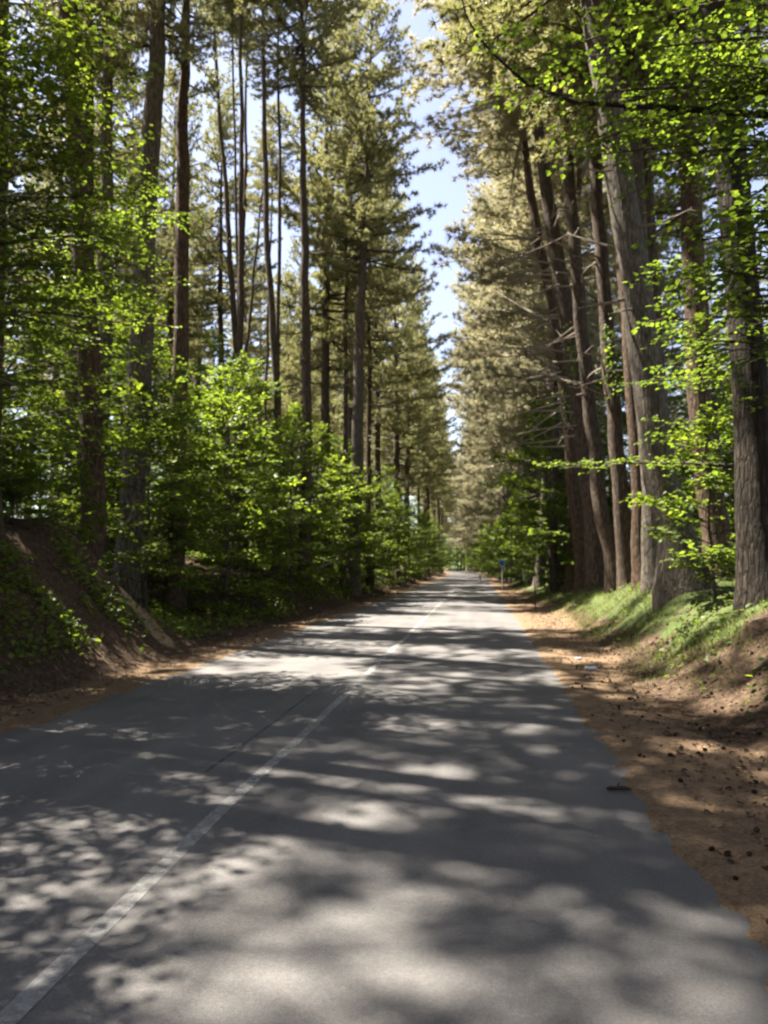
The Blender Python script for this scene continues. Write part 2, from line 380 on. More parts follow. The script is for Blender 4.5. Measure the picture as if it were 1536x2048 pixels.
def dead_sticks(seed, n, z0, z1, Lm, bias=None, rad=.028, radial=.2, sub=3):
    """bare dead branches around a vertical axis"""
    r = np.random.default_rng(seed); A = []; B = []; RA = []; RB = []
    for k in range(n):
        z = r.uniform(z0, z1); az = r.random() * 6.283 if bias is None else bias + r.normal() * .8
        hd = np.array([math.cos(az), math.sin(az), 0]); L = Lm * r.uniform(.35, 1.1); el = r.normal() * .22
        ss = np.linspace(0, 1, 5); P = hd * (radial * .5 + L * ss)[:, None]; P = P + np.cross(hd, [0, 0, 1]) * (r.normal() * .2 * L * ss ** 2)[:, None]
        P[:, 2] = z + L * (el * ss + r.normal() * .15 * ss ** 2)
        rr = np.interp(ss, [0, 1], [rad * r.uniform(.7, 1.3), rad * .3])
        A.append(P[:-1]); B.append(P[1:]); RA.append(rr[:-1]); RB.append(rr[1:])
        for j in range(r.integers(0, sub + 1)):
            q = r.uniform(.3, .95); p = np.array([np.interp(q, ss, P[:, i]) for i in range(3)])
            d = unit(hd + r.normal(size=3) * .6); A.append(p[None]); B.append((p + d * L * r.uniform(.15, .4))[None]); RA.append([rad * .4]); RB.append([rad * .2])
    g = Geo(); segs(g, np.concatenate(A), np.concatenate(B), np.concatenate(RA), np.concatenate(RB), 5); return g

class Leafer:
    def __init__(s, seed): s.r = np.random.default_rng(seed); s.A = []; s.B = []; s.RA = []; s.RB = []; s.P = []; s.D = []; s.N = []; s.S = []
    def wood(s, P, rad):
        s.A.append(P[:-1]); s.B.append(P[1:]); s.RA.append(rad[:-1]); s.RB.append(rad[1:])
    def spray(s, p0, p1, arch=.15, twig=.55, leaf=.095, dens=1., rad=.014, tilt=.3, start=.2):
        """a flat layered branch: axis with side twigs in one plane, leaves along every twig"""
        r = s.r; p0 = np.asarray(p0, float); p1 = np.asarray(p1, float); L = np.linalg.norm(p1 - p0); n = 7
        ss = np.linspace(0, 1, n); P = p0 + (p1 - p0) * ss[:, None]; P[:, 2] += arch * L * np.sin(ss * math.pi) * 1.0
        P[1:] += r.normal(size=(n - 1, 3)) * .03 * L * .3
        s.wood(P, np.interp(ss, [0, 1], [rad, .003]))
        ax = unit(p1 - p0); up = unit(np.array([0, 0, 1.]) + r.normal(size=3) * tilt * .5); side = unit(np.cross(ax, up))
        nt_ = max(3, int(L / .13 * dens ** .5)); sg = 1
        for sj in np.linspace(start, 1, nt_):
            p = np.array([np.interp(sj, ss, P[:, i]) for i in range(3)]); sg = -sg
            d = unit(ax * r.uniform(.5, .9) + sg * side * r.uniform(.6, 1.) + r.normal(size=3) * .14)
            tl = twig * r.uniform(.55, 1.15) * np.interp(sj, [0, .35, 1], [.7, 1.1, .45])
            if sj == 1: d = ax
            s.A.append(p[None]); s.B.append((p + d * tl)[None]); s.RA.append([.005]); s.RB.append([.002])
            m = max(2, int(tl / (leaf * .62) * dens)); q = np.linspace(.18, 1, m) ; sgn = np.where(np.arange(m) % 2, 1, -1)
            pp = p + d * (tl * q)[:, None]; sd2 = np.cross(d, up)
            dd = d * .7 + sd2 * (sgn * r.uniform(.4, 1., m))[:, None] + r.normal(size=(m, 3)) * .2; dd[:, 2] -= .12
            s.P.append(pp + r.normal(size=(m, 3)) * .015); s.D.append(unit(dd)); s.N.append(unit(up + r.normal(size=(m, 3)) * tilt)); s.S.append(leaf * r.uniform(.65, 1.25, m))
    def geos(s):
        wg = Geo(); segs(wg, np.concatenate(s.A), np.concatenate(s.B), np.concatenate(s.RA), np.concatenate(s.RB), 4)
        lg = Geo(); leaves(lg, np.concatenate(s.P), np.concatenate(s.D), np.concatenate(s.N), np.concatenate(s.S)); return wg, lg

def broadleaf(seed, H, spread, nb, leaf=.1, z0=.12, dens=1., trunk_r=None, twig=.6, subs=3):
    """young broadleaf tree: slim trunk, tiers of flat branches; returns trunk, branches, crown"""
    L = Leafer(seed); r = L.r; tr = trunk_r or (.02 + .007 * H)
    n = 10; zz = np.linspace(0, H, n); bx = np.cumsum(r.normal(size=(n, 2)) * .05 * H / n * 2, 0); bx -= bx[0]
    P = np.column_stack([bx, zz]); tg = Geo(); P0 = P.copy(); P0[0, 2] -= .4; tube(tg, P0, np.interp(zz / H, [0, .1, 1], [tr * 1.35, tr, .008]), 8)
    for k in range(nb):
        f = z0 + (1 - z0) * ((k + r.random()) / nb); az = k * 2.4 + r.normal() * .5
        L_ = spread * np.interp(f, [0, .3, .65, 1], [.75, 1, .8, .25]) * r.uniform(.65, 1.2)
        p0 = np.array([np.interp(f * H, zz, P[:, 0]), np.interp(f * H, zz, P[:, 1]), f * H])
        el = np.interp(f, [0, .6, 1], [.05, .25, 1.1]) + r.normal() * .12
        p1 = p0 + np.array([math.cos(az) * math.cos(el), math.sin(az) * math.cos(el), math.sin(el)]) * L_
        L.spray(p0, p1, .08, twig, leaf, dens, .008 + .006 * L_)
        for j in range(subs):
            q = r.uniform(.3, .85); ps = p0 + (p1 - p0) * q; ps[2] += .08 * L_ * math.sin(q * math.pi); a2 = az + r.choice([-1, 1]) * r.uniform(.4, 1.0)
            pe = ps + np.array([math.cos(a2), math.sin(a2), el * .6 + r.normal() * .15]) * L_ * (1 - q * .6) * r.uniform(.4, .7)
            L.spray(ps, pe, .05, twig * .8, leaf, dens, .006 + .003 * L_)
    wg, lg = L.geos(); return tg, wg.merge(lg)

# shared meshes ------------------------------------------------------------
CROWNS = []
for i, (sd, Rm, nz, dr) in enumerate([(11, 4.1, 28, .08), (12, 3.5, 26, .15), (13, 4.5, 28, .08), (14, 3.0, 24, .2), (15, 4.2, 17, .38), (16, 4.6, 15, .42)]):
    CROWNS.append(pine_crown(sd, 15., Rm, nz, drop=dr).mesh('pine_crown', (M['twig'], M['needle'])))
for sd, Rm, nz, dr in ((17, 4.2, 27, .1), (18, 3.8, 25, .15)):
    CROWNS.append(pine_crown(sd, 15., Rm, nz, drop=dr, wid_=.036, needle=.26).mesh('sunlit_pine_crown', (M['dead'], M['sunlit_needle'])))  # sunlight painted into the needle colour; limbs are pale dead wood
STEMS = []
for i, (mt, rb) in enumerate([('bark', .24), ('bark_grey', .27), ('bark_red', .21), ('bark', .19)]):
    r = np.random.default_rng(60 + i); zz = np.concatenate([[-.8, 0, .3, .8], np.linspace(2, 27, 14)])
    off = np.cumsum(r.normal(size=(len(zz), 2)) * .035, 0); off[:4] *= 0
    g = Geo(); tube(g, np.column_stack([off, zz]), np.interp(zz, [-.8, 0, .6, 1.5, 14, 27], [rb * 1.6, rb * 1.5, rb * 1.15, rb, rb * .72, .03]), 12, .07, 60 + i)
    STEMS.append(g.merge(dead_sticks(40 + i, 34, 4.5, 13, 1.9, None, .02)).mesh('pine_trunk', (M[mt], M['dead']), True))
YOUNG = []
for i, (H, sp, nb) in enumerate([(8.5, 2.7, 44), (7.0, 2.5, 38), (9.5, 2.5, 46), (5.0, 2.1, 30), (3.6, 1.7, 22)]):
    tg, cg = broadleaf(80 + i, H, sp, nb, .125, .06, 1.15, subs=4)
    YOUNG.append((tg.mesh('young_trunk', M['twig'], True), cg.mesh('young_crown', (M['twig'], M['leaf']))))
    print('YOUNG', i, cg.n)

def place_young(k, x, y, sc, rz, label, group=None, name='young_tree', cat='tree', tilt=(0, 0)):
    o = thing(name, label, cat, (x, y, float(height(x, y)) - .05), (tilt[0], tilt[1], rz), sc, group)
    t_, l_ = YOUNG[k]
    link('trunk', t_, o); link('crown', l_, o); return o
def place_pine(k, x, y, sc, rz, label, group=None, crown_z=12., cs=1., tilt=(0, 0), dead=True, ck=None):
    o = thing('pine_tree', label, 'tree', (x, y, float(height(x, y)) - .05), (tilt[0], tilt[1], rz), sc, group)
    link('trunk', STEMS[k % 4], o); ck = k % 4 if ck is None else ck
    c = link('crown', CROWNS[ck], o); c.location = (0, 0, crown_z); c.scale = (cs, cs, (27.5 - crown_z) / 15.)
    return o

def hero_pine(label, Y, ub, vb, ut, vt, wpx, mat, crown_z, seed, H=26., ck=0, flare=1.5, dead=None, bow=0., n=16, cs=1., group=None, wref=600):
    """a roadside pine with a trunk of its own: (ub, vb) and (ut, vt) are two points it passes through at distance Y"""
    a = at(ub, vb, Y); b = at(ut, vt, Y); k = (b - a) / (b[2] - a[2])
    z0 = a[2]
    for _ in range(6): p = a + k * (z0 - a[2]); z0 = float(height(p[0], Y))
    base = a + k * (z0 - a[2]); base[2] = z0
    rb = wpx / F * Y / 2 * 1.06; r = np.random.default_rng(seed)
    o = thing('pine_tree', label, 'tree', base, group=group)
    zz = np.concatenate([[-.6, 0, .25, .6, 1.2], np.linspace(2.2, H, n + 8)])
    P = k[None] * zz[:, None]; off = np.cumsum(r.normal(size=(len(zz), 2)) * .03, 0); off[:5] = 0; P[:, :2] += off
    P[:, 0] += bow * np.sin(np.clip(zz / 14, 0, 1) * math.pi)
    rad = np.interp(zz, [-.6, 0, .4, 1.2, 2.5, 13, H], [rb * flare * 1.15, rb * flare, rb * (1 + (flare - 1) * .5), rb * 1.12, rb * 1.05, rb * .8, .03])
    g = Geo(); tube(g, P, rad, 20, .10, seed); g.obj('trunk', M[mat], o, True)
    cpos = k * crown_z; lean = Vector(tuple(k)).to_track_quat('Z', 'Y').to_euler()
    cb = np.array([np.interp(crown_z, zz, P[:, i]) for i in range(3)])
    for nm, me in (('crown', CROWNS[ck]),):
        c = link(nm, me, o); c.location = cb; c.rotation_euler = (Vector(tuple(k)).to_track_quat('Z', 'Y') @ Euler((0, 0, seed * 1.3)).to_quaternion()).to_euler(); c.scale = (cs, cs, max(.3, (H + .6 - crown_z) / 15))
    if dead:
        cnt, d0, d1, Lm, bias = dead
        for j in range(cnt):
            dg = dead_sticks(seed * 50 + j, 1, d0, d1, Lm, bias, (.046 if seed < 304 else .034) if seed > 300 else .024, rb)
            zc = dg.v[0][:, 2].mean()
            for vv in dg.v: vv[:, :2] += [np.interp(zc, zz, P[:, 0]), np.interp(zc, zz, P[:, 1])]
            dg.obj('dead_branch', M['dead'], o)
    return o, base

# ------------------------------------------------------------------ the pines one can tell apart
PI = math.pi
hero_pine('thick grey pine trunk on the left bank with a pale broken stub high up', 18, 268, 900, 318, 0, 48, 'bark_grey', 15, 201, ck=1, dead=(6, 5, 14, 1.0, None), cs=.48)
hero_pine('straight dark brown pine just right of the thick grey trunk, left bank', 21, 354, 780, 364, 0, 33, 'bark_red', 16, 202, ck=3, dead=(8, 6, 15, .9, None), cs=.48)
hero_pine('grey pine half hidden by hanging leaves, left of the thick grey trunk', 19, 205, 700, 213, 0, 31, 'bark_grey', 15, 203, ck=0, cs=.48)
hero_pine('faint dark pine behind the overhanging leaves, furthest left of the bank trunks', 20, 150, 800, 178, 0, 27, 'bark', 15, 204, ck=2, cs=.48)
hero_pine('broad brown trunk in deep shade on the near left bank crest', 15, 172, 980, 150, 300, 50, 'bark_red', 14, 205, ck=1, cs=.48)
hero_pine('slender dark pine leaning leftward at the left edge of the skylit gap', 31, 466, 700, 430, 20, 14, 'bark', 25, 206, ck=3, bow=.1, dead=(10, 6, 20, .8, None), cs=.7, H=31)
hero_pine('very thin pine stem close beside the leaning slender pine', 33, 472, 700, 456, 20, 8, 'bark', 25, 207, ck=3, cs=.55, H=31)
hero_pine('dark slim pine, middle stem of the tight group against bright sky', 30, 476, 700, 483, 0, 15, 'bark', 25, 208, ck=1, dead=(10, 6, 18, .8, None), cs=.7, H=31)
hero_pine('slim pine crossing the middle stem of the skylit group, leaning rightward', 34, 484, 720, 511, 0, 10, 'bark_red', 25, 209, ck=3, cs=.6, H=31)
hero_pine('slim dark pine crossing its neighbour in a narrow V against the sky', 29, 546, 760, 536, 0, 15, 'bark', 25, 210, ck=1, bow=.22, dead=(8, 7, 18, .8, None), cs=.7, H=31)
hero_pine('thin straight pine forming the right arm of the narrow V', 31, 556, 620, 562, 0, 10, 'bark', 25, 211, ck=3, cs=.6, H=31)
hero_pine('dark straight pine at the right edge of the skylit gap, dense crowns beside it', 30, 606, 600, 604, 0, 20, 'bark', 21, 212, ck=0, dead=(14, 6, 17, 1.0, None), cs=.9, H=29)
hero_pine('pale hair-thin stem standing in the skylit gap between darker pines', 36, 531, 720, 538, 220, 6, 'bark_grey', 19, 213, H=22, ck=3, cs=.5)
hero_pine('short bare snag leaning rightward among the slim skylit pines', 32, 486, 640, 517, 270, 7, 'bark', 15, 214, H=17.5, ck=3, cs=.25)
hero_pine('pale grey pine trunk on the left verge beside the dense olive crowns', 36, 716, 890, 734, 430, 25, 'bark_grey', 15, 215, ck=0, dead=(16, 8, 15, 1.4, None), cs=.92, H=30)
hero_pine('thin pine stem standing between the skylit group and the pale verge trunk', 38, 688, 800, 692, 400, 10, 'bark', 16, 216, ck=1, cs=.8, H=30)
hero_pine('thin dark pine just right of the pale verge trunk, dead stubs low down', 42, 742, 880, 748, 450, 11, 'bark_red', 13, 217, ck=2, dead=(18, 6, 13, 1.4, 0.), cs=.5, H=27)

RD = PI                                                    # dead sticks reach over the road
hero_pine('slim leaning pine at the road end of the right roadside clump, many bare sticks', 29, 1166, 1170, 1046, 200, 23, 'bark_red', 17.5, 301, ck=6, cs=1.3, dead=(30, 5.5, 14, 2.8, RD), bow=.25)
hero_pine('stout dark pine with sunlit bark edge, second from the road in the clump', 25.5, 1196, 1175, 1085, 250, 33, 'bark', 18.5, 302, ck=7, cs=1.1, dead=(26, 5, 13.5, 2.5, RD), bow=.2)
hero_pine('dark leaning pine with a hooked pale stub, third from the road in the clump', 23.5, 1228, 1170, 1140, 250, 26, 'bark', 18.5, 303, ck=1, cs=1.1, dead=(14, 5, 12, 1.6, RD))
hero_pine('dark pine in the heart of the right clump, shaded from top to foot', 22, 1254, 1165, 1182, 250, 27, 'bark', 17, 304, ck=3, dead=(8, 5, 11, 1.2, RD))
hero_pine('brown pine with narrow sunlit strip, fifth from the road in the clump', 20, 1284, 1165, 1213, 200, 27, 'bark_red', 12.5, 305, ck=0, dead=(6, 4, 10, 1., None))
hero_pine('slim pine tucked against the big flared trunk on the right mound', 18.2, 1308, 1160, 1262, 250, 32, 'bark_grey', 12, 306, ck=1)
hero_pine('biggest pine with flared base and light grey bark on the grassy mound', 15, 1366, 1160, 1212, 200, 56, 'bark_grey', 13, 307, ck=2, flare=1.95, dead=(6, 4, 9, 1.2, None))
hero_pine('upright dark pine behind the big flared trunk, sunlit along one side', 21, 1336, 1150, 1285, 100, 46, 'bark', 13, 308, ck=3)
hero_pine('dark pine with a pinkish sunlit edge behind the bright right-hand leaves', 17.5, 1428, 1000, 1372, 60, 42, 'bark_red', 12, 309, ck=0)
hero_pine('massive black-shaded pine trunk at the right border of the view', 11, 1524, 1160, 1444, 250, 60, 'bark_shaded', 12, 310, ck=1, flare=1.6)
hero_pine('short stretch of dark trunk glimpsed between the flared pine and border trunk', 25, 1432, 1050, 1402, 700, 36, 'bark', 13, 311, ck=2)

# ------------------------------------------------------------------ rows down the road and the forest behind
rr = np.random.default_rng(5)
def far_label(side, y): return side
y = 39.0; k = 0
while y < 240:
    x = shift(y) - 7.1 + rr.normal() * .5 - (.6 if y < 60 else 0)
    place_pine(k, x, y, rr.uniform(1.02, 1.18), rr.random() * 6, 'tall pine in the olive-green row receding along the left verge', 'pines lining the left verge', rr.uniform(8, 11.5), rr.uniform(.9, 1.12), (rr.normal() * .015, .0))
    y += rr.uniform(5.2, 8.6); k += 1
y = 33.0
while y < 240:
    x = shift(y) + 4.0 + rr.normal() * .45
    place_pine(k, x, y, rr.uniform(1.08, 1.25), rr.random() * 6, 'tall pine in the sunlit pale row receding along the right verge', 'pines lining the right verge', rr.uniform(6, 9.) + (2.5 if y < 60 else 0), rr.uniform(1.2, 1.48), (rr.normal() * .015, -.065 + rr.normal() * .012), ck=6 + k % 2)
    y += rr.uniform(3.2, 4.8); k += 1
placed = []
def scatter(n, x0, x1, y0, y1, dmin, seed, ok):
    r = np.random.default_rng(seed); out = []; tries = 0
    while len(out) < n and tries < n * 60:
        tries += 1; p = np.array([r.uniform(x0, x1), r.uniform(y0, y1)])
        if not ok(*p) or any(np.hypot(*(p - q)) < dmin for q in placed): continue
        placed.append(p); out.append(p)
    return out
for p in scatter(112, -48, -12.5, 26, 150, 3.1, 21, lambda x, y: x / y > -.85 and not (-.36 < x / y < -.255 and y < 46)):
    place_pine(k, p[0], p[1], rr.uniform(.8, 1.05), rr.random() * 6, 'slim pine standing deep in the wood behind the left bank', 'pines deep in the left wood', rr.uniform(11, 17), rr.uniform(.6, .85), (rr.normal() * .02, rr.normal() * .02), rr.random() < .4); k += 1
for p in scatter(50, 8, 40, 26, 140, 3.8, 22, lambda x, y: x / y < .5):
    place_pine(k, p[0], p[1], rr.uniform(.8, 1.05), rr.random() * 6, 'slim pine standing deep in the wood behind the right mound', 'pines deep in the right wood', rr.uniform(11, 16), rr.uniform(.6, .9), (rr.normal() * .02, rr.normal() * .02), rr.random() < .4); k += 1
place_pine(k, -5.95, 7.2, .75, 1.2, 'small unseen pine added at the foot of the near left bank to shade the asphalt', None, 17, .9, ck=4); k += 1  # added out of view, crown set high to shade the right of the road
# pines added upsun of the near road to shade asphalt, crowns above the frame
for x, y, cz, cs in [(-13.5, 6.2, 12, .85), (-10.2, 8.2, 13, .5), (-7.6, 10.4, 14, 1.1), (-9.4, 6.9, 20, .6), (-17, 11, 14, .9), (-13, 1, 11, 1.), (-13.5, 11.8, 13, .85), (-19, 7.5, 13, .9), (-22, 16, 13, .9), (-19, 18, 14, .8), (-26, 11, 12, 1.), (-20, 21, 14, .9), (-9.5, 2.5, 12, .8), (-17, 2, 13, .9)]:
    place_pine(k, x, y, 1, rr.random() * 6, 'shade pine added upslope of the near left bank, its crown above the picture', 'shade pines added upslope of the near bank', cz, cs, ck=4 + k % 2); k += 1

for x, y, cz, cs in [(5.2, 4.5, 11, 1.15), (6.5, -1, 11, 1.2), (4.8, -7, 11, 1.2), (6, -14, 11, 1.2), (5, -22, 10, 1.2), (-8.5, -4, 11, 1.15), (-7.5, -11, 11, 1.2), (-8.5, -18, 11, 1.2), (-8, -26, 10, 1.2), (-13, -9, 12, 1.1), (11, 2, 11, 1.1), (10.5, -8, 11, 1.1), (12, 9, 12, 1.), (-14, -20, 11, 1.1), (12, -18, 11, 1.1), (-1, -38, 9, 1.3), (5, -34, 9, 1.3), (-8, -36, 9, 1.3)]:  # unseen pines added around and behind the camera to cut sky light
    place_pine(k, x, y, 1, rr.random() * 6, 'unseen pine added beside the stretch of road already passed', 'unseen pines added beside the road behind', cz, cs); k += 1

# ------------------------------------------------------------------ broadleaf understory
LU = 'young broadleaf trees along the left bank'
spots = [(-8.2, 17.5, 3, 1.1), (-9.6, 19.5, 1, 1.0), (-7.6, 21.5, 3, 1.15), (-11, 22.5, 0, 1.0), (-8.6, 24.5, 1, 1.0), (-6.9, 26.5, 3, 1.1), (-9.4, 28.5, 0, .95),
         (-7.2, 30.5, 1, .85), (-11.5, 31, 2, .95), (-6.4, 34, 3, 1.15), (-8.8, 35, 0, .9), (-6.9, 38.5, 1, .9), (-6.2, 43, 3, 1.2), (-8.5, 44, 0, .9), (-6.1, 48, 1, .8), (-6.0, 53, 3, 1.2), (-7.5, 56, 2, .8), (-6.0, 60, 1, .85),
         (-5.9, 67, 3, 1.3), (-6.0, 74, 1, .9), (-6.0, 82, 0, .8), (-6.2, 91, 1, .9), (-6.6, 101, 2, .8), (-7.0, 112, 0, .9), (-7.8, 124, 1, .9)]
for i, (x, y, p, sc) in enumerate(spots):
    place_young(p, x, y, sc, rr.random() * 6.28, 'young broadleaf tree with layered sprays along the left bank', LU)
RU = 'young broadleaf trees along the right verge'
for i, (x, y, p, sc) in enumerate([(3.3, 34, 1, 1.2), (4.0, 39, 1, 1.25), (5.2, 44, 0, 1.1), (4.1, 49, 1, 1.1), (3.0, 55, 3, 1.2), (4.0, 60, 0, .9), (2.7, 67, 1, .85), (2.6, 75, 3, 1.2), (2.5, 84, 1, .9), (2.3, 94, 0, .8), (1.6, 106, 1, .9), (1.2, 118, 0, .9), (.3, 130, 2, .9)]):
    place_young(p, x, y, sc, rr.random() * 6.28, 'young broadleaf tree with pale sunlit leaves along the right verge', RU)
for i, p in enumerate(scatter(75, -46, -10.5, 19, 95, 2.4, 31, lambda x, y: x / y > -.85)):
    place_young([0, 1, 2, 3][i % 4], p[0], p[1], rr.uniform(.8, 1.2), rr.random() * 6.28, 'bright broadleaf undergrowth tree among the pines of the left wood', 'undergrowth trees in the left wood')
for i, p in enumerate(scatter(42, 6.5, 32, 17, 85, 2.4, 32, lambda x, y: .15 < x / y < .56)):
    place_young([0, 1, 2, 3][i % 4], p[0], p[1], rr.uniform(.8, 1.2), rr.random() * 6.28, 'bright broadleaf undergrowth tree behind the trunks of the right mound', 'undergrowth trees in the right wood')
for i, p in enumerate(scatter(60, -26, 26, 112, 235, 2.6, 34, lambda x, y: not (-7.4 < x - shift(y) < 2.6))):
    place_young([3, 1, 0][i % 3], p[0], p[1], rr.uniform(1.1, 1.6), rr.random() * 6.28, 'broadleaf tree closing the view at the far bend of the road', 'broadleaf trees at the far bend')
for i, p in enumerate(scatter(22, -22, 20, 238, 262, 2.6, 36, lambda x, y: True)):
    place_young([3, 1, 0][i % 3], p[0], p[1], rr.uniform(1.3, 1.9), rr.random() * 6.28, 'broadleaf tree closing the view at the far bend of the road', 'broadleaf trees at the far bend')
for i, p in enumerate(scatter(46, -9, 30, 125, 255, 3.2, 33, lambda x, y: x > shift(y) + 2.4)):
    place_young([0, 2, 1][i % 3], p[0], p[1], rr.uniform(1., 1.5), rr.random() * 6.28, 'broadleaf tree closing the view at the far bend of the road', 'broadleaf trees at the far bend')
place_young(4, *(lambda p: (p[0], p[1]))(at(1432, 1150, 13.5)), .8, 1.0, 'low leafy bush between the flared pine and the border trunk', name='bush', cat='bush')
place_young(4, *(lambda p: (p[0], p[1]))(at(150, 1060, 13.5)), .42, 2.0, 'small olive shrub on the crest of the near left bank', name='bush', cat='bush')
place_young(4, *(lambda p: (p[0], p[1]))(at(690, 1170, 37)), .6, 2.6, 'low bright bush at the left road edge below the pale verge trunk', name='bush', cat='bush')

for x, y, sc in [(-7.4, 9.4, .5), (-8.4, 11.3, .62), (-9.2, 9.2, .7), (-6.9, 7.6, .3), (-8.3, 10.1, .55), (-9.0, 12.4, .8), (-10.2, 11.2, .9), (-7.8, 11.6, .4), (-8.0, 8.6, .5), (-9.6, 10.2, .8)]:
    place_young(4, x, y, sc, rr.random() * 6, 'low dark bush growing on the near left bank', 'low bushes on the near left bank', name='bush', cat='bush')

# three big broadleaf trees that hang over the road from both sides
def overhang(label, base, H, tr, targets, seed, leaf=.1, dens=1., lean=(0, 0), mat='bark'):
    o = thing('broadleaf_tree', label, 'tree', base); L = Leafer(seed); r = L.r
    zz = np.linspace(-.5, H, 12); P = np.column_stack([lean[0] * zz, lean[1] * zz, zz]); P[:, :2] += np.cumsum(r.normal(size=(12, 2)) * .06, 0)
    g = Geo(); tube(g, P, np.interp(zz, [-.5, .5, H], [tr * 1.5, tr, .03]), 12, .06, seed); g.obj('trunk', M[mat], o, True)
    for tg_ in targets:
        sp = tg_[-1]; e = (at(*tg_[:3]) if len(tg_) == 4 else np.array(tg_[1:4])) - np.array(base); z0 = max(.8, min(H - .2, e[2] - .25 * np.hypot(e[0], e[1]) + r.normal() * .4))
        s0 = np.array([np.interp(z0, zz, P[:, 0]), np.interp(z0, zz, P[:, 1]), z0]); d = e - s0; n = 7; ss = np.linspace(0, 1, n)
        B_ = s0 + d * ss[:, None]; B_[:, 2] += .07 * np.linalg.norm(d) * np.sin(ss * PI)
        Ld = np.linalg.norm(d); L.wood(B_, np.interp(ss, [0, 1], [.012 + .009 * Ld, .008]))
        hd = unit(d * [1, 1, .3])
        for q in np.linspace(.3, 1, max(8, int(Ld * 3.6))):
            p = np.array([np.interp(q, ss, B_[:, i]) for i in range(3)])
            a2 = r.choice([-1, 1]) * r.uniform(.3, 1.1); c, s_ = math.cos(a2), math.sin(a2)
            dd = np.array([hd[0] * c - hd[1] * s_, hd[0] * s_ + hd[1] * c, hd[2] + r.normal() * .16 - .08])
            L.spray(p, p + dd * sp * r.uniform(.6, 1.15), .06, .42, leaf, dens, .009)
    wg, lg = L.geos(); wg.merge(lg).obj('crown', (M['twig'], M['leaf']), o); return o
bl = np.array([-8.3, 9.5, float(height(-8.3, 9.5))])
overhang('broadleaf tree overhanging the left bank, its bright leaf tips filling the top corner', bl, 13, .16,
         [(-400, 100, 7.5, 1.3), (-600, -200, 7.5, 1.3), (-300, -100, 8, 1.3), (-500, 300, 7, 1.2), (-250, 300, 7.4, 1.2), (-700, 0, 7, 1.3), (-450, -400, 7.5, 1.3), (20, 100, 9, 1.3), (130, 130, 9.6, 1.2), (20, 230, 9, 1.3), (150, 360, 9.8, 1.2), (40, 440, 9, 1.3), (180, 470, 10, 1.2), (30, 640, 9, 1.3), (110, 230, 9.3, 1.2), (170, 600, 10.5, 1.2),
          (60, 40, 9, 1.2), (170, 60, 9.5, 1.1), (60, 160, 9, 1.2), (200, 190, 10, 1.2), (80, 290, 9.5, 1.2), (220, 300, 10.5, 1.1), (120, 420, 9.5, 1.2), (260, 400, 10.5, 1.),
          (60, 520, 9, 1.2), (200, 540, 10, 1.1), (110, 650, 9.5, 1.1), (260, 650, 11, .9), (20, 760, 9, 1.), (150, 760, 10.5, 1.), (20, 350, 8.5, 1.2), (40, 880, 10, .9)], 401, .085, 1.0)
b3 = np.array([-8.6, 4.3, float(height(-8.6, 4.3))])  # unseen tree added so that its boughs dapple the near left lane
overhang('unseen broadleaf tree added on the left bank to dapple the nearest asphalt', b3, 11, .12,
         [('w', x, y, z, 1.0) for x, y, z in [(-6.3, 5.6, 4.6), (-6.8, 4.4, 6.2), (-7.2, 6.6, 6.8), (-6.1, 3.6, 5.2), (-6.9, 7.2, 5.0), (-7.8, 5.4, 8.2), (-6.5, 6.2, 7.4), (-7.5, 3.0, 6.6), (-6.0, 4.9, 6.6), (-5.6, 4.2, 7.3), (-6.2, 5.2, 8.6), (-5.4, 3.4, 6.6), (-6.6, 4.2, 9.2), (-6.0, 6.0, 7.8), (-5.7, 2.8, 7.6), (-7.3, 4.0, 7.6), (-6.6, 5.0, 5.6), (-7.0, 6.0, 5.8), (-6.2, 6.6, 6.2), (-7.2, 5.0, 7.4), (-5.9, 4.0, 6.0), (-6.4, 3.2, 7.8), (-6.9, 7.6, 7.0), (-7.6, 7.0, 8.0), (-6.0, 5.4, 7.4)]], 405, .09, 1.1)
bl2 = np.array([-10.8, 15.5, float(height(-10.8, 15.5))])
overhang('shaded broadleaf tree behind the near left bank crest, lower leaves catching sun spots', bl2, 11, .12,
         [(250, 480, 15, 1.3), (330, 420, 16, 1.2), (120, 560, 14, 1.3), (280, 620, 15.5, 1.2), (180, 700, 14.5, 1.3), (330, 720, 16.5, 1.2), (60, 800, 13.5, 1.2), (230, 830, 15, 1.2), (60, 680, 13, 1.4), (20, 600, 13, 1.4), (20, 880, 13, 1.2), (160, 860, 14, 1.2), (300, 560, 16, 1.2), (330, 820, 17, 1.1), (120, 900, 14, 1.1), (250, 910, 15, 1.), (40, 960, 13, 1.)], 402, .095, 1.0)
br = np.array([6.6, 8.5, float(height(6.6, 8.5))])
overhang('broadleaf tree on the right mound, dark hanging boughs and bright outer leaves', br, 13, .17,
         [(1060, 120, 9.5, .95), (1130, 190, 9, 1.), (1210, 110, 9, 1.), (1250, 260, 9, .9), (1190, 310, 9.5, .5), (1330, 60, 9, 1.), (1300, 310, 8.7, .7), (1400, 200, 8.5, .9), (1480, 60, 8, 1.), (1500, 200, 8, .9), (1480, 350, 8, .9),
          (1400, 480, 8.5, .7), (1500, 500, 7.8, .9), (1450, 600, 8.2, .7), (1330, 640, 9.5, .6), (1400, 680, 9.3, .6), (1520, 700, 8, .8), (1520, 800, 8.5, .6), (1440, 130, 8, .9), (1510, 280, 7.5, .9), (1460, 430, 8, .8), (1520, 430, 7.5, .9), (1350, 560, 9, .6), (1440, 540, 8, .8), (1380, 310, 8.6, .7), (1520, 600, 7.6, .9), (1400, 600, 8.8, .7), (1280, 170, 9, .9)], 403, .085, .9)
br2 = np.array([6.9, 12.6, float(height(6.9, 12.6))])
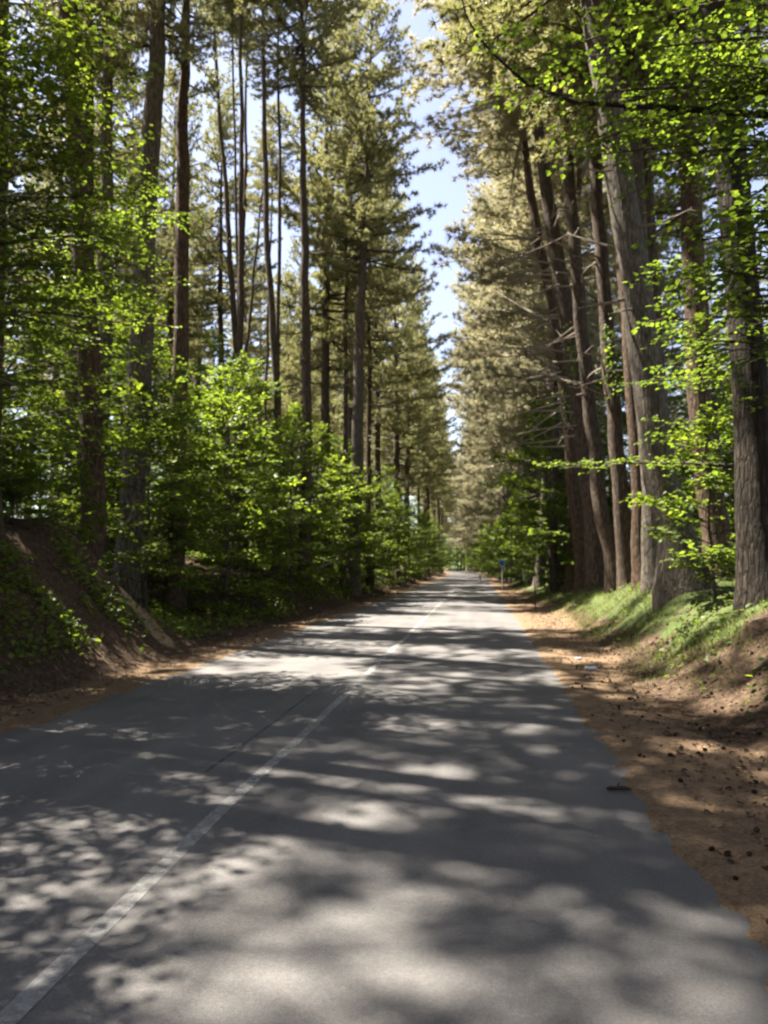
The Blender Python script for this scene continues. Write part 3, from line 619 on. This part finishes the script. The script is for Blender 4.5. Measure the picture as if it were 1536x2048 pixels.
overhang('slim broadleaf sapling with one long flat bough crossing in front of the right clump', br2, 7, .05,
         [(1140, 935, 13, .45), (1330, 760, 13.2, .8), (1420, 690, 13, .8), (1390, 860, 13.5, .7), (1480, 900, 13, .8), (1350, 560, 13.5, .8), (1440, 780, 12.8, .9), (1400, 940, 13, .8), (1480, 680, 12.5, .9), (1330, 850, 13.4, .6)], 404, .08, 1.1)

tr_o = [o for o in bpy.data.objects if o.name.startswith('broadleaf_tree')]
br_o = [o for o in tr_o if o['label'].startswith('broadleaf tree on the right mound')][0]
pts = [np.array([6.5, 8.6, 6.2])] + [at(*q) for q in ((1330, 215, 8.9), (1150, 205, 9.3), (1050, 165, 9.5), (985, 106, 9.6), (955, 72, 9.6), (932, 30, 9.6), (915, -40, 9.6))]
g = Geo(); tube(g, np.array(pts) - br, [.05, .036, .028, .023, .019, .016, .012, .008], 8, .08, 6); g.obj('bare_bough', M['bark_shaded'], br_o)

# ------------------------------------------------------------------ ivy on the clump
def ivy(label, Y, u, v0, v1, seed):
    r = np.random.default_rng(seed); n = 130; q = r.random(n); a = at(u[0], v0, Y - .3); b = at(u[1], v1, Y - .3)
    P = a + (b - a) * q[:, None] + r.normal(size=(n, 3)) * [.13, .1, .12]
    g = Geo(); leaves(g, P, r.normal(size=(n, 3)) + [0, -.4, -.6], r.normal(size=(n, 3)) * .5 + [-.5, -.7, .5], r.uniform(.07, .15, n))
    o = g.obj('ivy', M['leaf']); tag(o, label, 'climbing plant')
ivy('sunlit ivy on the slim leaning pine at the road end of the clump', 28.9, (1122, 1138), 720, 850, 1)
ivy('sunlit ivy high on the stout dark second pine of the clump', 25.4, (1144, 1157), 650, 760, 2)
ivy('narrow ivy strand climbing the shaded pine in the heart of the clump', 22, (1213, 1225), 640, 800, 3)

# ------------------------------------------------------------------ ground cover
def scatter_pts(n, x0, x1, y0, y1, seed, prob):
    r = np.random.default_rng(seed); x = r.uniform(x0, x1, n); y = y0 + (y1 - y0) * r.random(n) ** 1.4
    k_ = r.random(n) < prob(x - shift(y), y); return x[k_], y[k_], r
x, y, r = scatter_pts(110000, 1.8, 9, 7, 60, 71, lambda x, y: sm(2.1, 2.9, x - .12 * np.sin(y)) * sm(8.3, 11, y) * (fbm(x * 1.2, y * .8, 12, 3) > -.16) * sm(9, 5.5, x))
z = height(x, y); n = len(x); L_ = r.uniform(.07, .2, n)[:, None]; D = unit(np.column_stack([r.normal(size=n) * .45, r.normal(size=n) * .45, np.ones(n)]))
S = unit(np.column_stack([r.normal(size=n), r.normal(size=n), np.zeros(n)])) * .006; B_ = np.column_stack([x, y, z - .01])
g = Geo(); g.add(np.stack([B_ - S, B_ + S, B_ + D * L_], 1).reshape(-1, 3), None, np.arange(3 * n).reshape(-1, 3))
tag(g.obj('grass', M['grass']), 'short grass covering the mound and glade under the right pines', 'grass', kind='stuff')
x, y, r = scatter_pts(9000, 1.9, 8, 6.5, 40, 72, lambda x, y: sm(2.2, 3, x) * (fbm(x * .9, y * .9, 14, 3) > .02) * .9)
n = len(x); P = np.column_stack([x, y, height(x, y) + r.uniform(.0, .13, n)])
g = Geo(); leaves(g, P, r.normal(size=(n, 3)) * [1, 1, .3], r.normal(size=(n, 3)) * .35 + [0, 0, 1], r.uniform(.05, .1, n))
tag(g.obj('ground_cover', M['leaf']), 'low leafy plants spreading over the right mound', 'ground cover', kind='stuff')
x, y, r = scatter_pts(110000, -14, -5.3, 5, 60, 73, lambda x, y: sm(-5.5, -6.3, x) * (fbm(x * .8, y * .8, 15, 3) > -.05) * .9)
n = len(x); P = np.column_stack([x, y, height(x, y) + .03 + r.uniform(.0, .25, n)])
g = Geo(); leaves(g, P, r.normal(size=(n, 3)) * [1, 1, .4], r.normal(size=(n, 3)) * .4 + [.2, 0, 1], r.uniform(.05, .11, n))
tag(g.obj('undergrowth', M['leaf']), 'scattered low leafy plants on the shaded left bank', 'undergrowth', kind='stuff')
x, y, r = scatter_pts(42000, -11, -5.2, 4, 15, 75, lambda x, y: sm(-5.5, -6.2, x) * (fbm(x * .9, y * .9, 17, 3) > -.04) * .9 * sm(12.6, 11.6, y))
n = len(x); P = np.column_stack([x, y, height(x, y) + .03 + r.uniform(.0, .32, n) ** 1.5])
g = Geo(); leaves(g, P, r.normal(size=(n, 3)) * [1, 1, .5], r.normal(size=(n, 3)) * .5 + [.2, 0, 1], r.uniform(.05, .12, n))
tag(g.obj('bank_undergrowth', M['leaf']), 'dense low plants and seedlings covering the near left bank', 'undergrowth', kind='stuff')
x, y, r = scatter_pts(60000, -9, 5, 3.5, 45, 74, lambda x, y: np.where(x < 0, sm(-4.55, -5.2, x) * .9, sm(1.1, 1.9, x) * sm(6, 3, x) * .8))
n = len(x); P = np.column_stack([x, y, height(x, y) + .012])
g = Geo(); leaves(g, P, r.normal(size=(n, 3)) * [1, 1, .25], r.normal(size=(n, 3)) * .3 + [0, 0, 1], r.uniform(.02, .058, n), .25, .3)
tag(g.obj('leaf_litter', M['litter_leaf']), 'dry brown leaves and bark flakes on both verges', 'leaf litter', kind='stuff')

# ------------------------------------------------------------------ pine cones on the right verge
g = Geo(); r = np.random.default_rng(9); Ps = []; Ds = []; Ns = []; Ss = []
tube(g, [(0, 0, -.032), (0, 0, -.02), (0, 0, 0), (0, 0, .02), (0, 0, .034)], [.004, .014, .017, .012, .003], 8)
for j in range(9):
    zc = -.03 + .0072 * j; rc = .017 * math.sin(min(1, (j + 1.2) / 9) * PI) ** .6
    for q in range(8):
        a = q * PI / 4 + j * .39; o_ = np.array([math.cos(a), math.sin(a), 0])
        Ps.append(o_ * rc * .5 + [0, 0, zc]); Ds.append(o_ + [0, 0, .35]); Ns.append(np.array([0, 0, 1.]) - o_ * .2); Ss.append(.0155 + rc * .4)
leaves(g, np.array(Ps), np.array(Ds), np.array(Ns), np.array(Ss), -.1, .45)
cone_me = g.mesh('pine_cone', M['cone'])
r = np.random.default_rng(91); cnt = 0
while cnt < 200:
    yy = 3.4 + 11 * r.random() ** 1.5; tt = r.uniform(.2, 2.6) if r.random() < .9 else r.uniform(.05, .3); xx = RR + tt + float(shift(yy))
    if r.random() > .25 + .75 * min(1, tt / .9) or fbm(xx * 1.1, yy * .8, 21, 2) < -.02 + .25 * r.normal(): continue
    o = link('pine_cone', cone_me); sc = r.uniform(.4, .68); o.scale = (sc,) * 3
    o.location = (xx, yy, float(height(xx, yy)) + .02 * sc); o.rotation_euler = (PI / 2 + r.normal() * .3, r.normal() * .3, r.random() * 6.28)
    tag(o, 'small dark pine cone lying on the needle-covered right verge', 'pine cone', 'pine cones on the right verge'); cnt += 1

# ------------------------------------------------------------------ small things
p = at(1237, 1558, 5.55); o = thing('bark_piece', 'dark knobbly piece of bark lying on the asphalt near the right edge', 'bark piece', (p[0], 5.55, .012))
g = Geo(); tube(g, [(-.085, .0, .012), (-.05, .006, .016), (-.01, -.004, .019), (.03, .004, .017), (.085, -.012, .014)], [.008, .015, .013, .018, .010], 9, .35, 3); g.obj('bark_body', M['cone'], o)
g = Geo(); tube(g, [(-.005, 0, .03), (.0, .008, .043), (.004, .014, .05)], [.007, .005, .003], 6); g.obj('stub', M['cone'], o)

def bottle(label, u, v, Y, sc, rz):
    p = at(u, v, Y); xx = p[0]; zz_ = float(height(xx, Y)); o = thing('plastic_bottle', label, 'litter', (xx, Y, zz_ + .028 * sc), (0, 0, rz), sc)
    s_ = np.array([0, .004, .02, .06, .085, .11, .15, .165, .178, .19]); rad = np.array([.012, .028, .031, .029, .024, .030, .030, .022, .012, .012])
    g = Geo(); tube(g, np.column_stack([s_ - .1, .004 * np.sin(s_ * 60), .003 * np.cos(s_ * 45)]), rad, 14, .22, 5); g.obj('body', M['plastic'], o, True)
    g = Geo(); tube(g, [(.088, 0, .002), (.09, 0, .002), (.104, 0, .002), (.105, 0, .002)], [.011, .0145, .0145, .012], 12); g.obj('cap', M['blue'], o)
bottle('crumpled pale plastic bottle lying at the foot of the grassy mound', 1183, 1332, 11.7, 1.0, .15)
bottle('smaller bluish bottle lying closer to the asphalt than the crumpled one', 1158, 1306, 13.0, .62, .6)

p = at(1004, 1126, 46); zb = float(height(p[0], 46)); o = thing('road_sign', 'round blue road sign on a grey post at the right roadside', 'sign', (p[0], 46, zb))
g = Geo(); tube(g, [(0, .03, -.2), (0, .03, p[2] - zb + .3)], .03, 10); g.obj('post', M['metal'], o)
hc = p[2] - zb
g = Geo(); tube(g, [(0, -.012, hc), (0, .0, hc)], .21, 28); pn = g.obj('panel', M['blue'], o)
g = Geo(); an = np.linspace(0, 2 * PI, 33); ri = np.stack([np.column_stack([np.cos(an) * q, np.full(33, -.015), hc + np.sin(an) * q]) for q in (.185, .208)]); kq = np.arange(32)
g.add(ri.reshape(-1, 3), np.stack([kq, kq + 1, kq + 34, kq + 33], 1)); g.obj('rim', M['white'], pn)

p = at(957, 1146, 72); zb = float(height(p[0], 72)); o = thing('marker_post', 'small red roadside marker post at the far end of the road', 'marker post', (p[0] + .15, 72, zb))
g = Geo(); tube(g, [(0, 0, -.1), (0, 0, .35)], .07, 10); g.obj('post', M['white'], o)
g = Geo(); tube(g, [(0, 0, .352), (0, 0, .80), (0, .02, .86)], [.085, .085, .03], 10); g.obj('reflector', M['red'], o)

p = at(1070, 1186, 27); zb = float(height(p[0], 27)); o = thing('wooden_stake', 'thin dark upright stake on the verge beside the right clump', 'stake', (p[0], 27, zb))
g = Geo(); tube(g, [(0, 0, -.2), (.01, 0, .5), (-.01, 0, 1.0), (0, 0, 1.5)], [.02, .02, .017, .012], 7, .1, 2); g.obj('pole', M['bark'], o)
g = Geo(); tube(g, [(0, 0, .75), (.08, -.03, 1.0), (.1, -.04, 1.15)], [.008, .006, .003], 5); g.obj('twig', M['bark'], o)

def stick(label, pts, r0, mat='dead', seed=1):
    c = pts[0]; o = thing('fallen_branch', label, 'branch', c); P = np.array(pts) - c
    g = Geo(); tube(g, P, np.linspace(r0, r0 * .4, len(P)), 8, .15, seed); g.obj('stem', M[mat], o)
    g = Geo(); m = P[len(P) // 2]; tube(g, [m, m + [.12, -.05, .16], m + [.2, -.08, .33]], [r0 * .5, r0 * .35, r0 * .15], 6); g.obj('side_twig', M[mat], o)
stick('pale broken branch lying on the left bank by the dark hollow', [at(620, 1143, 27), at(640, 1135, 27), at(665, 1124, 27.3)], .05)
stick('thin pale dead branch poking up from the near bank crest', [at(240, 1056, 14.2), at(252, 1046, 14.2), at(268, 1030, 14.3)], .022)
